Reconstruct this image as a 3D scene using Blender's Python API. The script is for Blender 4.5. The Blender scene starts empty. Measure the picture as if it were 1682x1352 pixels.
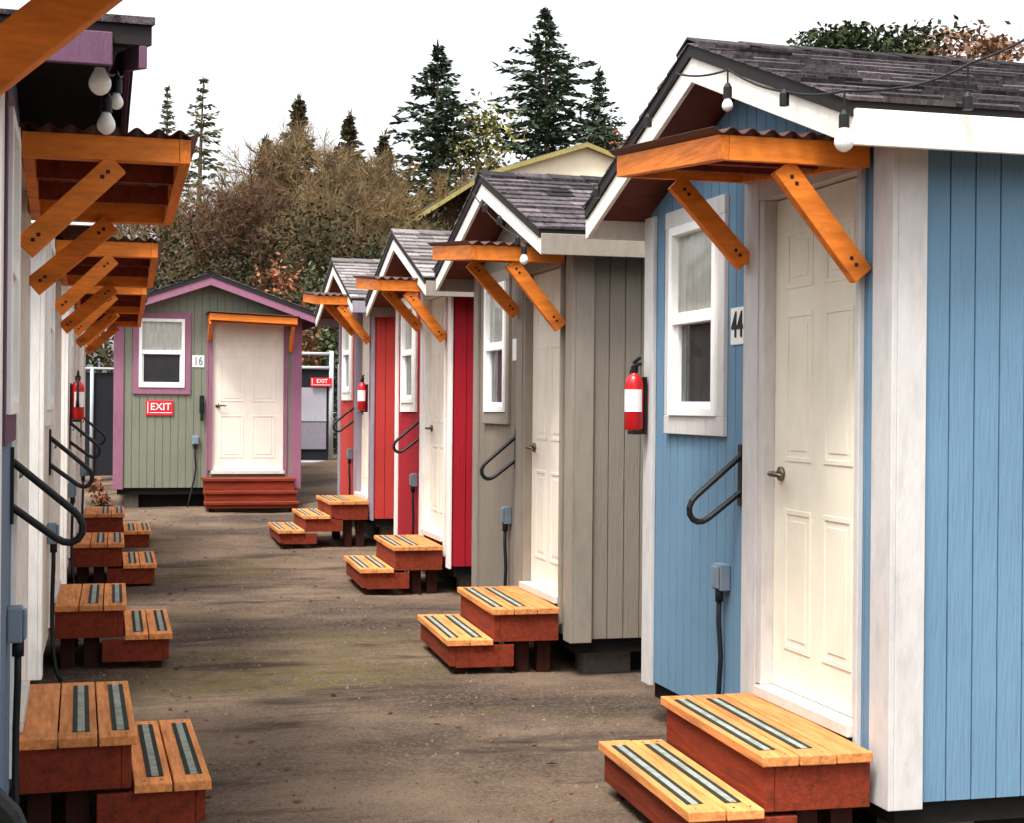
import bpy, bmesh, math, random
from mathutils import Vector, Matrix
R = math.radians
rnd = random.Random(7)
S = bpy.context.scene
COL = S.collection

# ------------------------------------------------------------------ helpers
class MB:
    """collects boxes, bars, tubes and faces; build() links them as ONE mesh object"""
    def __init__(s): s.v = []; s.f = []; s.c = []; s.cols = False
    def face(s, pts, col=None):
        n = len(s.v); s.v += [tuple(p) for p in pts]; s.f.append(tuple(range(n, n+len(pts)))); s.c.append(col or 0.5)
    def hexa(s, p, col=None):
        n = len(s.v); s.v += [tuple(q) for q in p]
        for q in ((0,3,2,1),(4,5,6,7),(0,1,5,4),(1,2,6,5),(2,3,7,6),(3,0,4,7)):
            s.f.append(tuple(n+i for i in q)); s.c.append(col if col is not None else 0.5)
    def box(s, x0, x1, y0, y1, z0, z1, col=None):
        s.hexa([(x0,y0,z0),(x1,y0,z0),(x1,y1,z0),(x0,y1,z0),(x0,y0,z1),(x1,y0,z1),(x1,y1,z1),(x0,y1,z1)], col)
    def prism(s, poly, y0, y1):
        """poly of (x,z), counter-clockwise seen from -y, extruded from y0 to y1"""
        n = len(s.v); k = len(poly)
        s.v += [(x,y0,z) for x,z in poly] + [(x,y1,z) for x,z in poly]
        s.f.append(tuple(range(n, n+k))); s.c.append(0.5)
        s.f.append(tuple(range(n+2*k-1, n+k-1, -1))); s.c.append(0.5)
        for i in range(k):
            j = (i+1) % k
            s.f.append((n+i, n+k+i, n+k+j, n+j)); s.c.append(0.5)
    def bar(s, p0, p1, w, h, up=(0,0,1)):
        p0, p1 = Vector(p0), Vector(p1); d = (p1-p0).normalized(); u = Vector(up)
        a = d.cross(u).normalized(); b = a.cross(d).normalized()
        q = []
        for p in (p0, p1):
            q += [p-a*w/2-b*h/2, p+a*w/2-b*h/2, p+a*w/2+b*h/2, p-a*w/2+b*h/2]
        s.hexa(q)
    def tube(s, path, r, n=8, caps=True):
        path = [Vector(p) for p in path]; rs = r if isinstance(r, (list,tuple)) else [r]*len(path)
        base = len(s.v); prev = None
        for i, p in enumerate(path):
            d = (path[min(i+1,len(path)-1)] - path[max(i-1,0)]).normalized()
            ref = prev if prev is not None else (Vector((0,0,1)) if abs(d.z) < .9 else Vector((1,0,0)))
            a = (ref - d*ref.dot(d)); a = a.normalized() if a.length > 1e-6 else d.orthogonal().normalized()
            b = d.cross(a); prev = a
            for k in range(n):
                t = 2*math.pi*k/n; s.v.append(tuple(p + (a*math.cos(t)+b*math.sin(t))*rs[i]))
        for i in range(len(path)-1):
            for k in range(n):
                j = (k+1) % n
                s.f.append((base+i*n+k, base+i*n+j, base+(i+1)*n+j, base+(i+1)*n+k)); s.c.append(0.5)
        if caps:
            s.f.append(tuple(base+k for k in reversed(range(n)))); s.c.append(0.5)
            e = base+(len(path)-1)*n; s.f.append(tuple(e+k for k in range(n))); s.c.append(0.5)
    def lathe(s, prof, c=(0,0,0), n=20):
        s.tube([(c[0],c[1],c[2]+z) for r,z in prof], [max(r,.0004) for r,z in prof], n)
    def build(s, name, m, parent=None, bevel=0, smooth=False, cols=False):
        me = bpy.data.meshes.new(name); me.from_pydata(s.v, [], s.f)
        if cols:
            at = me.color_attributes.new('tone', 'FLOAT_COLOR', 'CORNER')
            for p, c in zip(me.polygons, s.c):
                c = .5 if isinstance(c, str) else c
                for li in p.loop_indices: at.data[li].color = (c,c,c,1)
        me.materials.append(m)
        if any(isinstance(c, str) for c in s.c):
            me.materials.append(SCREW)
            for p, c in zip(me.polygons, s.c):
                if isinstance(c, str): p.material_index = 1
        me.update()
        if smooth:
            for p in me.polygons: p.use_smooth = True
        o = bpy.data.objects.new(name, me); COL.objects.link(o)
        if parent: o.parent = parent
        if bevel:
            b = o.modifiers.new('edge', 'BEVEL'); b.width = bevel; b.segments = 2; b.limit_method = 'ANGLE'; b.harden_normals = False
        if smooth and bevel == 0:
            pass
        return o

def tag(o, label=None, cat=None, group=None, kind=None):
    if label: o['label'] = label
    if cat: o['category'] = cat
    if group: o['group'] = group
    if kind: o['kind'] = kind
    return o
def empty(name, loc, rz=0, label=None, cat=None, group=None):
    o = bpy.data.objects.new(name, None); COL.objects.link(o)
    o.location = loc; o.rotation_euler = (0,0,rz); o.empty_display_size = .2
    return tag(o, label, cat, group)
def copy_tree(o, parent=None):
    c = o.copy(); COL.objects.link(c)
    if parent: c.parent = parent
    for ch in [x for x in bpy.data.objects if x.parent == o]: copy_tree(ch, c)
    return c

# ------------------------------------------------------------------ materials
def srgb(r, g, b):
    f = lambda c: (c/255/12.92 if c/255 <= .04045 else ((c/255+.055)/1.055)**2.4)
    return (f(r), f(g), f(b))
MATS = {}
def mat(name, col, rough=.7, var=.12, scale=(3,3,3), fine=60, bump=.15, spec=.35, metal=0, blotch=.12, dirt=None, tone=0, bdist=.004, streak=None):
    """painted / wooden / metal surface with two scales of colour variation and a fine bump"""
    if name in MATS: return MATS[name]
    m = bpy.data.materials.new(name); m.use_nodes = True; MATS[name] = m
    nt = m.node_tree; N = nt.nodes; L = nt.links; b = N['Principled BSDF']
    b.inputs['Roughness'].default_value = rough; b.inputs['Metallic'].default_value = metal
    b.inputs['Specular IOR Level'].default_value = spec
    tc = N.new('ShaderNodeTexCoord'); mp = N.new('ShaderNodeMapping'); mp.inputs['Scale'].default_value = scale
    L.new(tc.outputs['Object'], mp.inputs['Vector'])
    n1 = N.new('ShaderNodeTexNoise'); n1.inputs['Scale'].default_value = 6; n1.inputs['Detail'].default_value = 8; n1.inputs['Roughness'].default_value = .7
    L.new(mp.outputs[0], n1.inputs['Vector'])
    n2 = N.new('ShaderNodeTexNoise'); n2.inputs['Scale'].default_value = 1.3; n2.inputs['Detail'].default_value = 4
    L.new(tc.outputs['Object'], n2.inputs['Vector'])
    def ramp(src, amt, lo=.3, hi=.7):
        r = N.new('ShaderNodeMapRange'); r.inputs['From Min'].default_value = lo; r.inputs['From Max'].default_value = hi
        r.inputs['To Min'].default_value = 1-amt; r.inputs['To Max'].default_value = 1+amt
        L.new(src, r.inputs['Value']); return r.outputs[0]
    k = N.new('ShaderNodeMath'); k.operation = 'MULTIPLY'
    L.new(ramp(n1.outputs['Fac'], var), k.inputs[0]); L.new(ramp(n2.outputs['Fac'], blotch), k.inputs[1]); fac = k.outputs[0]
    if tone:
        a = N.new('ShaderNodeVertexColor'); a.layer_name = 'tone'
        k2 = N.new('ShaderNodeMath'); k2.operation = 'MULTIPLY'; L.new(fac, k2.inputs[0])
        L.new(ramp(a.outputs['Color'], tone, 0, 1), k2.inputs[1]); fac = k2.outputs[0]
    sc = N.new('ShaderNodeVectorMath'); sc.operation = 'SCALE'; sc.inputs[0].default_value = col
    L.new(fac, sc.inputs['Scale']); out = sc.outputs[0]
    if dirt:
        dc, amt, dsc = dirt
        nd = N.new('ShaderNodeTexNoise'); nd.inputs['Scale'].default_value = dsc; nd.inputs['Detail'].default_value = 6
        L.new(mp.outputs[0], nd.inputs['Vector'])
        rd = N.new('ShaderNodeMapRange'); rd.inputs['From Min'].default_value = .5; rd.inputs['From Max'].default_value = .72; rd.inputs['To Max'].default_value = amt
        L.new(nd.outputs['Fac'], rd.inputs['Value'])
        mx = N.new('ShaderNodeMix'); mx.data_type = 'RGBA'; L.new(rd.outputs[0], mx.inputs['Factor'])
        L.new(out, mx.inputs['A']); mx.inputs['B'].default_value = (*dc, 1); out = mx.outputs['Result']
    L.new(out, b.inputs['Base Color'])
    n3 = N.new('ShaderNodeTexNoise'); n3.inputs['Scale'].default_value = fine; n3.inputs['Detail'].default_value = 5
    L.new(mp.outputs[0], n3.inputs['Vector'])
    bp = N.new('ShaderNodeBump'); bp.inputs['Strength'].default_value = bump; bp.inputs['Distance'].default_value = bdist
    L.new(n3.outputs['Fac'], bp.inputs['Height']); L.new(bp.outputs[0], b.inputs['Normal'])
    return m
GR = (7, 7, .55)          # vertical wood grain, siding
def siding_mat(name, c): return mat(name, srgb(*c), .75, .10, GR, 14, .8, .25, blotch=.10, bdist=.006, dirt=(tuple(x*.55 for x in srgb(*c)), .22, 6))
def trim_mat(name, c): return mat(name, srgb(*c), .7, .08, (4,4,1.2), 40, .4, .25, blotch=.07, dirt=(tuple(x*.5 for x in srgb(*c)), .25, 5))
WOOD_TOP = mat('bleached cedar boards', srgb(218,142,84), .8, .34, (.8,9,9), 9, .6, .2, blotch=.2, tone=.16, dirt=(srgb(120,66,32), .5, 2.5))
WOOD_RED = mat('red brown stained lumber', srgb(122,46,24), .75, .3, (.8,9,9), 9, .6, .25, blotch=.2, dirt=(srgb(60,24,14), .6, 2.5))
WOOD_SHADE = mat('shade darkened post', srgb(52,24,16), .8, .3, (9,9,.8), 9, .6, .2, blotch=.2)  # leg colour darkened to sink into the shade below the treads
OR_ = srgb(228,126,40)
WOOD_OR = mat('orange stained beam', OR_, .6, .28, (9,1.0,5), 9, .6, .3, blotch=.12, dirt=(srgb(132,58,16), .55, 2.2))
WOOD_ORX = mat('orange stained front beam', OR_, .6, .28, (1.0,9,9), 9, .6, .3, blotch=.12, dirt=(srgb(132,58,16), .55, 2.2))
SCREW = mat('dull screw head', srgb(52,44,40), .5, .1, metal=.6)
GRIP = mat('black grip tape', srgb(38,48,42), .9, .2, fine=300, bump=.5)
GRIPC = mat('worn grip centre', srgb(150,156,146), .9, .4, fine=300, bump=.5)
SHEET = mat('brown corrugated plastic', srgb(74,36,26), .5, .3, (1,12,3), bump=.1)
CURT = mat('pale curtain', srgb(226,222,212), .9, .2, (9,9,1), 20, .3)
DARKIN = mat('dark room', srgb(46,44,48), .9, .3)
UNDERSHADE = mat('black void skirting', srgb(22,20,20), .95, .3)  # black stands in for the shade under the floors, joists included
BLOCK = mat('concrete block', srgb(110,104,98), .95, .25, fine=80, bump=.5)
HANDLE = mat('satin nickel', srgb(120,112,100), .35, .1, metal=1)
BLACKM = mat('black powder coated steel', srgb(16,17,18), .45, .2)
GREYBOX = mat('grey plastic box', srgb(120,138,152), .5, .08)
CABLE = mat('black cable', srgb(20,22,26), .6, .1)
RED = mat('red enamel', srgb(196,18,26), .3, .06, spec=.6)
LABELM = mat('white label', srgb(238,236,232), .6, .05)
BLACKP = mat('black plastic', srgb(14,14,15), .5, .1)
VINYL = mat('white vinyl', srgb(242,242,240), .45, .04, bump=.05)
ALU = mat('aluminium threshold', srgb(206,202,196), .5, .12)
SOFFIT = mat('reddish plywood soffit', srgb(104,56,44), .85, .25, (6,1,1), 20, .3)
SOFFIT_SHADE = mat('shaded plywood soffit', srgb(58,54,52), .85, .25, (6,1,1), 20, .3)  # darker copy of the soffit, its shadow put into the colour
SHINGLE = mat('weathered asphalt shingle', srgb(98,90,94), .95, .5, (2,5,2), 60, 1.0, .2, blotch=.3, tone=.8, bdist=.012, dirt=(srgb(24,22,24), .7, 7))
SHINGLEP = mat('pale asphalt shingle', srgb(150,142,142), .95, .4, (2,5,2), 60, 1.0, .2, blotch=.2, tone=.55, bdist=.012, dirt=(srgb(60,56,56), .6, 6))
DRIP = mat('dark roof edge', srgb(34,30,30), .8, .2)

def glass_mat():
    m = bpy.data.materials.new('window glass'); m.use_nodes = True
    nt = m.node_tree; N = nt.nodes; L = nt.links; N.remove(N['Principled BSDF'])
    t = N.new('ShaderNodeBsdfTransparent'); t.inputs[0].default_value = (.88,.9,.9,1)
    g = N.new('ShaderNodeBsdfGlossy'); g.inputs['Roughness'].default_value = .03
    fr = N.new('ShaderNodeFresnel'); fr.inputs[0].default_value = 1.28
    mx = N.new('ShaderNodeMixShader'); L.new(fr.outputs[0], mx.inputs[0]); L.new(t.outputs[0], mx.inputs[1]); L.new(g.outputs[0], mx.inputs[2])
    L.new(mx.outputs[0], N['Material Output'].inputs[0]); return m
GLASS = glass_mat()
SCREEN = mat('insect screen', srgb(88,86,90), .8, .15, fine=400, bump=.3)
def bulb_mat():
    m = mat('frosted bulb glass', srgb(252,250,244), .15, .02, bump=0, spec=.6); return m
BULB = bulb_mat()

# ------------------------------------------------------------------ text
def text_mesh(name, s, size, m, parent, depth=.002):
    cu = bpy.data.curves.new('lettering', 'FONT'); cu.body = s; cu.size = size; cu.extrude = depth; cu.align_x = 'CENTER'; cu.align_y = 'CENTER'; cu.offset = size*.012
    t = bpy.data.objects.new('lettering', cu); COL.objects.link(t)
    dg = bpy.context.evaluated_depsgraph_get(); me = bpy.data.meshes.new_from_object(t.evaluated_get(dg))
    bpy.data.objects.remove(t)
    me.materials.clear(); me.materials.append(m)
    o = bpy.data.objects.new(name, me); COL.objects.link(o); o.parent = parent
    o.rotation_euler = (R(90), 0, 0)
    return o

# ------------------------------------------------------------------ tiny house
W = 2.43
def planks(mb, x0, x1, zb, top, openings, axis, yf, sp=.1015, gap=.006, th=.013):
    """grooved siding planks on the plane y=yf (axis 'x') or x=yf (axis 'y'); top is a function"""
    cuts = {x0, x1}
    k = x0
    while k < x1: cuts.add(k); k += sp
    grooves = set(cuts)
    for a,b,c,d in openings: cuts |= {a, b}
    if axis == 'x': cuts.add(W/2)
    cuts = sorted(c for c in cuts if x0 <= c <= x1)
    for a, b in zip(cuts, cuts[1:]):
        if b-a < .004: continue
        ga = gap/2 if any(abs(a-g) < 1e-6 for g in grooves) else 0
        gb = gap/2 if any(abs(b-g) < 1e-6 for g in grooves) else 0
        a2, b2 = a+ga, b-gb; mid = (a+b)/2
        if b2-a2 < .003: continue
        segs = [(zb, None)]
        for oa, ob, oc, od in openings:
            if oa < mid < ob:
                ns = []
                for s0, s1 in segs:
                    if s1 is None and s0 < oc: ns += [(s0, oc), (od, None)]
                    elif s1 is None and s0 <= od: ns += [(max(od, s0), None)]
                    else: ns.append((s0, s1))
                segs = ns
        for s0, s1 in segs:
            ta, tb = (top(a2), top(b2)) if s1 is None else (s1, s1)
            if s1 is not None and s1 <= s0+.001: continue
            if axis == 'x':
                q = [(a2,yf,s0),(b2,yf,s0),(b2,yf+th,s0),(a2,yf+th,s0),(a2,yf,ta),(b2,yf,tb),(b2,yf+th,tb),(a2,yf+th,ta)]
            else:
                q = [(yf,a2,s0),(yf+th,a2,s0),(yf+th,b2,s0),(yf,b2,s0),(yf,a2,ta),(yf+th,a2,ta),(yf+th,b2,tb),(yf,b2,tb)]
            mb.hexa(q)

def tiny_house(loc, rz, label, wall, trim, casing, door, fascia, depth=3.66, apex=3.19, pitch=.354, soffit=SOFFIT,
               shingle=SHINGLE, number=None, plate=None, group='tiny houses along the alley', tilt=.10, lift=0, box=True,
               rail=True, awn_out=.63, zo=2.50, over=.27, wu=0, dl=0, dr_=0, fasc_in=0, hb=.108, ret=.10, eave=None, width=2.53):
    global W
    W = width
    h = empty('tiny_house', loc, rz, label, 'tiny house', group)
    zt = lambda x: apex - pitch*abs(x - W/2)          # top of the roof deck
    DK = .12
    under = lambda x: zt(x) - DK - .004
    zb = .23
    win = (.30+wu, 1.00+wu, 1.53, 2.55); dr = (1.44+dl, 2.29+dr_, .40, 2.52)
    # body: sheathing with real openings, and a dark core behind it
    w = MB()
    fy = .012
    core = [(.03,zb+.02),(W-.03,zb+.02),(W-.03,under(W-.03)),(W/2,under(W/2)),(.03,under(.03))]
    c = MB(); c.prism(core, .12, depth-.02); c.build('inner_shell', DARKIN, h)
    def sheath(x0, x1, z0, z1):
        w.box(x0, x1, 0, .10, z0, z1)
    sheath(.0, win[0], zb, 2.55); sheath(win[0], win[1], zb, win[2]); sheath(win[1], dr[0], zb, 2.55)
    sheath(dr[0], dr[1], zb, dr[2]); sheath(dr[1], W, zb, 2.55)
    w.prism([(0,2.552),(W,2.552),(W,under(W)),(W/2,under(W/2)),(0,under(0))], 0, .10)
    w.box(0, .025, .102, depth, zb, under(0)); w.box(W-.025, W, .102, depth, zb, under(W))
    planks(w, 0, W, zb-.01, under, [win, dr], 'x', -.0135)
    planks(w, 0, depth, zb-.01, lambda y: under(0), [], 'y', -.0135)
    planks(w, 0, depth, zb-.01, lambda y: under(W), [], 'y', W+.0005)
    w.build('wall', wall, h)
    # black box standing for the shade under the floor, and blocks
    s = MB(); s.box(.16, W-.16, .16, depth-.16, -lift-.02, zb); s.build('underfloor_shade', UNDERSHADE, h)
    for x in (.12, W-.30):
        for y in (.10, 1.7, depth-.4):
            s = MB(); s.box(x, x+.18, y, y+.30, -lift-.02, zb-.105); s.build('foundation_block', BLOCK, h)
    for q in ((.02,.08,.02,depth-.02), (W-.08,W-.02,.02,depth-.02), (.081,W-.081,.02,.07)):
        fj = MB(); fj.box(*q, zb-.10, zb-.002); fj.build('floor_joist', UNDERSHADE, h)
    # corner trim
    for side in (0, 1):
        t = MB(); zt_ = under(0)-.02
        if side == 0:
            t.box(-.035 if ret else -.0145, .095, -.036, -.014, zb-.03, zt_); ret and t.box(-.036, -.0145, -.0138, ret, zb-.03, zt_)
        else:
            t.box(W-.112, W+(.035 if ret else .0145), -.036, -.014, zb-.03, zt_); ret and t.box(W+.0145, W+.036, -.0138, ret, zb-.03, zt_)
        t.build('corner_trim', trim, h, bevel=.003)
    for xa, xb in ((-.036,-.0145), (W+.0145,W+.036)):
        t = MB(); t.box(xa, xb, depth-.1, depth, zb-.03, under(0)-.02); t.build('corner_trim', trim, h, bevel=.003)
    # window
    t = MB(); x0, x1, z0, z1 = .27+wu, 1.03+wu, 1.49, 2.59; iw = .08
    t.box(x0, x0+iw, -.036, -.014, z0+.09, z1-.085); t.box(x1-iw, x1, -.036, -.014, z0+.09, z1-.085)
    t.box(x0, x1, -.038, -.014, z0, z0+.09); t.box(x0, x1, -.038, -.014, z1-.085, z1)
    wn = t.build('window', casing, h, bevel=.003)
    a0, a1, b0, b1 = x0+iw, x1-iw, z0+.09, z1-.085; fw = .042; mz = 2.055
    f = MB()
    f.box(a0, a0+fw, -.05, .03, b0, b1); f.box(a1-fw, a1, -.05, .03, b0, b1)
    f.box(a0+fw, a1-fw, -.05, .03, b0, b0+fw); f.box(a0+fw, a1-fw, -.05, .03, b1-fw, b1)
    f.box(a0+fw, a1-fw, -.044, .03, mz-.028, mz+.028)
    f.box(a0+fw, a0+fw+.022, -.02, .025, b0+fw, mz-.028); f.box(a1-fw-.022, a1-fw, -.02, .025, b0+fw, mz-.028)
    f.box(a0+fw+.022, a1-fw-.022, -.02, .025, b0+fw, b0+fw+.03)
    f.build('sash', VINYL, wn, bevel=.003)
    for zz0, zz1, yy in ((b0+fw+.03, mz-.028, .0), (mz+.028, b1-fw, -.012)):
        g = MB(); g.face([(a0+fw,yy,zz0),(a1-fw,yy,zz0),(a1-fw,yy,zz1),(a0+fw,yy,zz1)]); g.build('pane', GLASS, wn)
    cu = MB(); n = 22
    for i in range(n):
        xa, xb = a0+fw+(a1-a0-2*fw)*i/n, a0+fw+(a1-a0-2*fw)*(i+1)/n
        ya, yb = .004+.007*math.sin(i*1.9), .004+.007*math.sin((i+1)*1.9)
        zl = mz + .005
        cu.hexa([(xa,ya,zl),(xb,yb,zl),(xb,yb+.003,zl),(xa,ya+.003,zl),(xa,ya,b1),(xb,yb,b1),(xb,yb+.003,b1),(xa,ya+.003,b1)])
    cu.build('curtain', CURT, wn)
    sc = MB(); sc.box(a0+fw, a1-fw, .031, .033, b0+fw, mz-.03); sc.build('screen', SCREEN, wn)
    # door
    d0, d1, e0, e1 = 1.455+dl, 2.272+dr_, .452, 2.50
    d = MB(); d.box(d0, d1, .025, .065, e0, e1)
    dv = d.build('door', door, h)
    p = MB(); cw = (d1-d0-.33)/2
    for xa in (d0+.11, d0+.11+cw+.11):
        for za, zc in ((.62,1.20),(1.40,2.02),(2.12,2.36)):
            for q in ((xa, xa+cw, za, za+.02), (xa, xa+cw, zc-.02, zc), (xa, xa+.02, za+.02, zc-.02), (xa+cw-.02, xa+cw, za+.02, zc-.02)):
                p.box(q[0], q[1], .0205, .0249, q[2], q[3])
            p.box(xa+.045, xa+cw-.045, .0215, .0249, za+.045, zc-.045)
    p.build('door_panel', door, dv, bevel=.003)
    k = MB(); kx, kz = d0+.075, 1.345
    k.tube([(kx,.0245,kz),(kx,.012,kz)], .030, 16); k.tube([(kx,.012,kz),(kx,-.03,kz)], .010, 10)
    k.tube([(kx,-.03,kz),(kx+.03,-.034,kz+.002),(kx+.115,-.03,kz-.004)], [.012,.012,.009], 10)
    
    k.build('door_handle', HANDLE, dv, smooth=True)
    th = MB(); th.box(dr[0]+.001, dr[1]-.001, -.055, .12, .402, .448); th.build('threshold', ALU, dv, bevel=.004)
    t = MB()
    tl = 1.25+(dl*.35); tm = d0-.055
    t.box(tl, tm, -.036, -.014, zb+.05, 2.60); t.box(tm+.001, d0-.003, -.03, .068, .449, 2.505)
    t.box(d1+.003, dr[1]+.002, -.03, .068, .449, 2.505); t.box(dr[1]+.003, dr[1]+.03, -.036, -.014, zb+.05, 2.60)
    t.box(tm+.001, dr[1]+.002, -.034, .068, 2.506, 2.60)
    t.build('door_trim', trim, h, bevel=.003)
    # roof: deck prisms, shingle courses, trims
    ov = .225; yf, yb = -over, depth+.15; ax = W/2
    dk = MB(); e = -ov
    for sgn in (-1, 1):
        xe = ax + sgn*(ax+ov)
        poly = [(xe, zt(xe)-.055), (ax, apex-.055), (ax, apex), (xe, zt(xe))]
        if sgn < 0: poly = poly
        else: poly = [(ax, apex-.055), (xe, zt(xe)-.055), (xe, zt(xe)), (ax, apex)]
        dk.prism(poly, yf-.034, yb)
    rf = dk.build('roof', DRIP, h)
    sh = MB(); ln = (ax+ov)*math.sqrt(1+pitch*pitch); nrow = 12; ex = ln/nrow
    rr = random.Random(int(loc[1]*100))
    for sgn in (-1, 1):
        for r_ in range(nrow):
            y = yf - .042 - rr.random()*.2
            while y < yb+.012:
                wd = rr.choice((.10,.14,.18,.24)); ya, ye = max(y, yf-.042), min(y+wd-.004, yb+.012); y += wd
                if ye-ya < .01: continue
                s0 = ln - r_*ex + (.012 if r_ == 0 else 0); s1 = s0 - ex - .02; t0 = .010 + rr.choice((0,0,.004,.007)); t1 = .003
                def pt(sd, up, yy):
                    dx = sd/math.sqrt(1+pitch*pitch); nx, nz = sgn*pitch/math.sqrt(1+pitch*pitch), 1/math.sqrt(1+pitch*pitch)
                    return (ax+sgn*dx+nx*up, yy, apex-pitch*dx+nz*up)
                s1 = max(s1, .0)
                A = [pt(s0,.001,ya), pt(s0,.001,ye), pt(s1,.001,ye), pt(s1,.001,ya), pt(s0,t0+.004,ya), pt(s0,t0+.004,ye), pt(s1,t1,ye), pt(s1,t1,ya)]
                if sgn > 0: A = [A[1],A[0],A[3],A[2],A[5],A[4],A[7],A[6]]
                sh.hexa(A, min(1, max(0, rr.gauss(.5,.27))))
    y = yf-.045
    while y < yb:
        for sgn in (-1,1):
            a = [(ax, y, apex+.02), (ax+sgn*.13, y, apex+.02-.13*pitch), (ax+sgn*.13, y+.29, apex+.014-.13*pitch), (ax, y+.29, apex+.014)]
            b = [(p_[0], p_[1], p_[2]+.010) for p_ in a]
            q = a+b if sgn > 0 else [a[1],a[0],a[3],a[2],b[1],b[0],b[3],b[2]]
            sh.hexa(q, rr.random()*.5)
        y += .24
    sh.build('shingles', shingle, rf, cols=True)
    so = MB()
    for sgn in (-1, 1):
        xe = ax + sgn*(ax+ov-.025); z0_, z1_ = zt(xe), apex
        poly = [(xe, z0_-.067), (ax, z1_-.067), (ax, z1_-.0555), (xe, z0_-.0555)]
        if sgn > 0: poly = [(ax, z1_-.067), (xe, z0_-.067), (xe, z0_-.0555), (ax, z1_-.0555)]
        so.prism(poly, yf+.03, yb-.03)
    so.build('soffit', soffit, rf)
    for sgn in (-1, 1):
        rb = MB(); xe = ax + sgn*(ax+ov)
        poly = [(xe, zt(xe)-.056-hb*.9), (ax, apex-.056-hb), (ax, apex-.056), (xe, zt(xe)-.056)]
        if sgn > 0: poly = [(ax, apex-.056-hb), (xe, zt(xe)-.056-hb*.9), (xe, zt(xe)-.056), (ax, apex-.056)]
        rb.prism(poly, yf-.022, yf-.001)
        rb.build('rake_board', fascia, rf, bevel=.003)
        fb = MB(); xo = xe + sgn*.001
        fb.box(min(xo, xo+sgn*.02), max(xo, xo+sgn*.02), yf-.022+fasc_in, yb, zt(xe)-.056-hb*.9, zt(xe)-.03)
        fb.build('fascia_board', eave or fascia, rf, bevel=.003)  # where eave is given, its greyer paint carries the shade on the board
    # rear gable closed by the core; rear siding
    bk = MB(); bk.prism([(0,zb),(W,zb),(W,under(W)),(W/2,under(W/2)),(0,under(0))], depth+.001, depth+.014); bk.build('rear_wall', wall, h)
    # awning over the door
    u0, u1 = 1.27+dl*.4, 2.40+dr_; vo = -awn_out
    def za(x): return zo + tilt*(u1-x)/(u1-u0)
    aw = MB(); bh = .09
    def slab(xa, xb, ya, yb_):
        aw.hexa([(xa,ya,za(xa)),(xb,ya,za(xb)),(xb,yb_,za(xb)),(xa,yb_,za(xa)),(xa,ya,za(xa)+bh),(xb,ya,za(xb)+bh),(xb,yb_,za(xb)+bh),(xa,yb_,za(xa)+bh)])
    slab(u0, u0+.04, vo+.041, -.04); slab(u1-.04, u1, vo+.041, -.04); slab(u0+.041, u1-.041, -.08, -.04)
    awn = aw.build('awning', WOOD_OR, h, bevel=.003)
    aw = MB(); slab(u0, u1, vo, vo+.04); aw.build('front_beam', WOOD_ORX, awn, bevel=.003)
    for q in (.35, .68):
        pl = MB(); xq = u0+(u1-u0)*q; pl.box(xq-.019, xq+.019, vo+.041, -.081, za(xq)+.012, za(xq)+bh-.006)
        pl.build('purlin', WOOD_RED, awn)
    st = MB(); n = 66; amp = .011
    for i in range(n):
        ya, yb_ = vo-.03 + (-vo-.02+.03)*i/n, vo-.03 + (-vo-.02+.03)*(i+1)/n
        ha, hb_ = bh+.013+amp*math.sin(ya*2*math.pi/.076), bh+.013+amp*math.sin(yb_*2*math.pi/.076)
        xa, xb = u0-.03, u1+.03
        st.hexa([(xa,ya,za(xa)+ha),(xb,ya,za(xb)+ha),(xb,yb_,za(xb)+hb_),(xa,yb_,za(xa)+hb_),(xa,ya,za(xa)+ha+.002),(xb,ya,za(xb)+ha+.002),(xb,yb_,za(xb)+hb_+.002),(xa,yb_,za(xa)+hb_+.002)])
    st.build('roof_sheet', SHEET, awn)
    for xx, zl in ((u0+.02, 2.25 if zo > 2.42 else 2.17), (u1-.045, 2.11)):
        br = MB(); br.bar((xx, -.37, za(xx)-.008), (xx, -.048, zl), .045, .085, up=(0,0,1))
        for fz in (.10, .16):
            for q, sg in ((fz, 1), (1-fz, 1)):
                c0 = Vector((xx, -.37, za(xx)-.008)).lerp(Vector((xx, -.048, zl)), q)
                for dx in (-.0232, .0232): br.box(c0.x+dx-.0025, c0.x+dx+.0025, c0.y-.007, c0.y+.007, c0.z-.007, c0.z+.007, 'screw')
        br.build('brace', WOOD_OR, awn, bevel=.003)
    # handrail
    if rail:
        hx = 1.20; rl = MB(); pts = [(hx,-.02,1.41)]
        A, B = Vector((hx,-.245,1.215)), Vector((hx,-.20,1.115))
        pts += [(hx,-.228,1.234),(hx,-.248,1.212),(hx,-.260,1.184),(hx,-.258,1.155),(hx,-.243,1.132),(hx,-.220,1.121),(hx,-.195,1.124),(hx,-.170,1.137),(hx,-.02,1.25)]
        rl.tube(pts, .0135, 10)
        rl.box(hx-.02, hx+.02, -.026, -.014, 1.19, 1.46)
        rl.build('handrail', BLACKM, h, smooth=False)
    # utility box and cable
    if box:
        b = MB(); b.box(.995, 1.085, -.065, -.015, .80, .92); b.box(1.0, 1.08, -.078, -.0655, .81, .91)
        ub = b.build('utility_box', GREYBOX, h, bevel=.006)
        cb = MB(); cb.tube([(1.04,-.05,.80),(1.035,-.05,.66),(1.05,-.045,.5),(1.03,-.045,.34),(1.0,-.05,.22),(.97,-.07,.08),(.93,-.10,-lift+.02)], .012, 8)
        cb.tube([(1.04,-.05,.81),(1.04,-.05,.75)], .02, 8)
        cb.build('cable', CABLE, ub, smooth=True)
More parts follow.
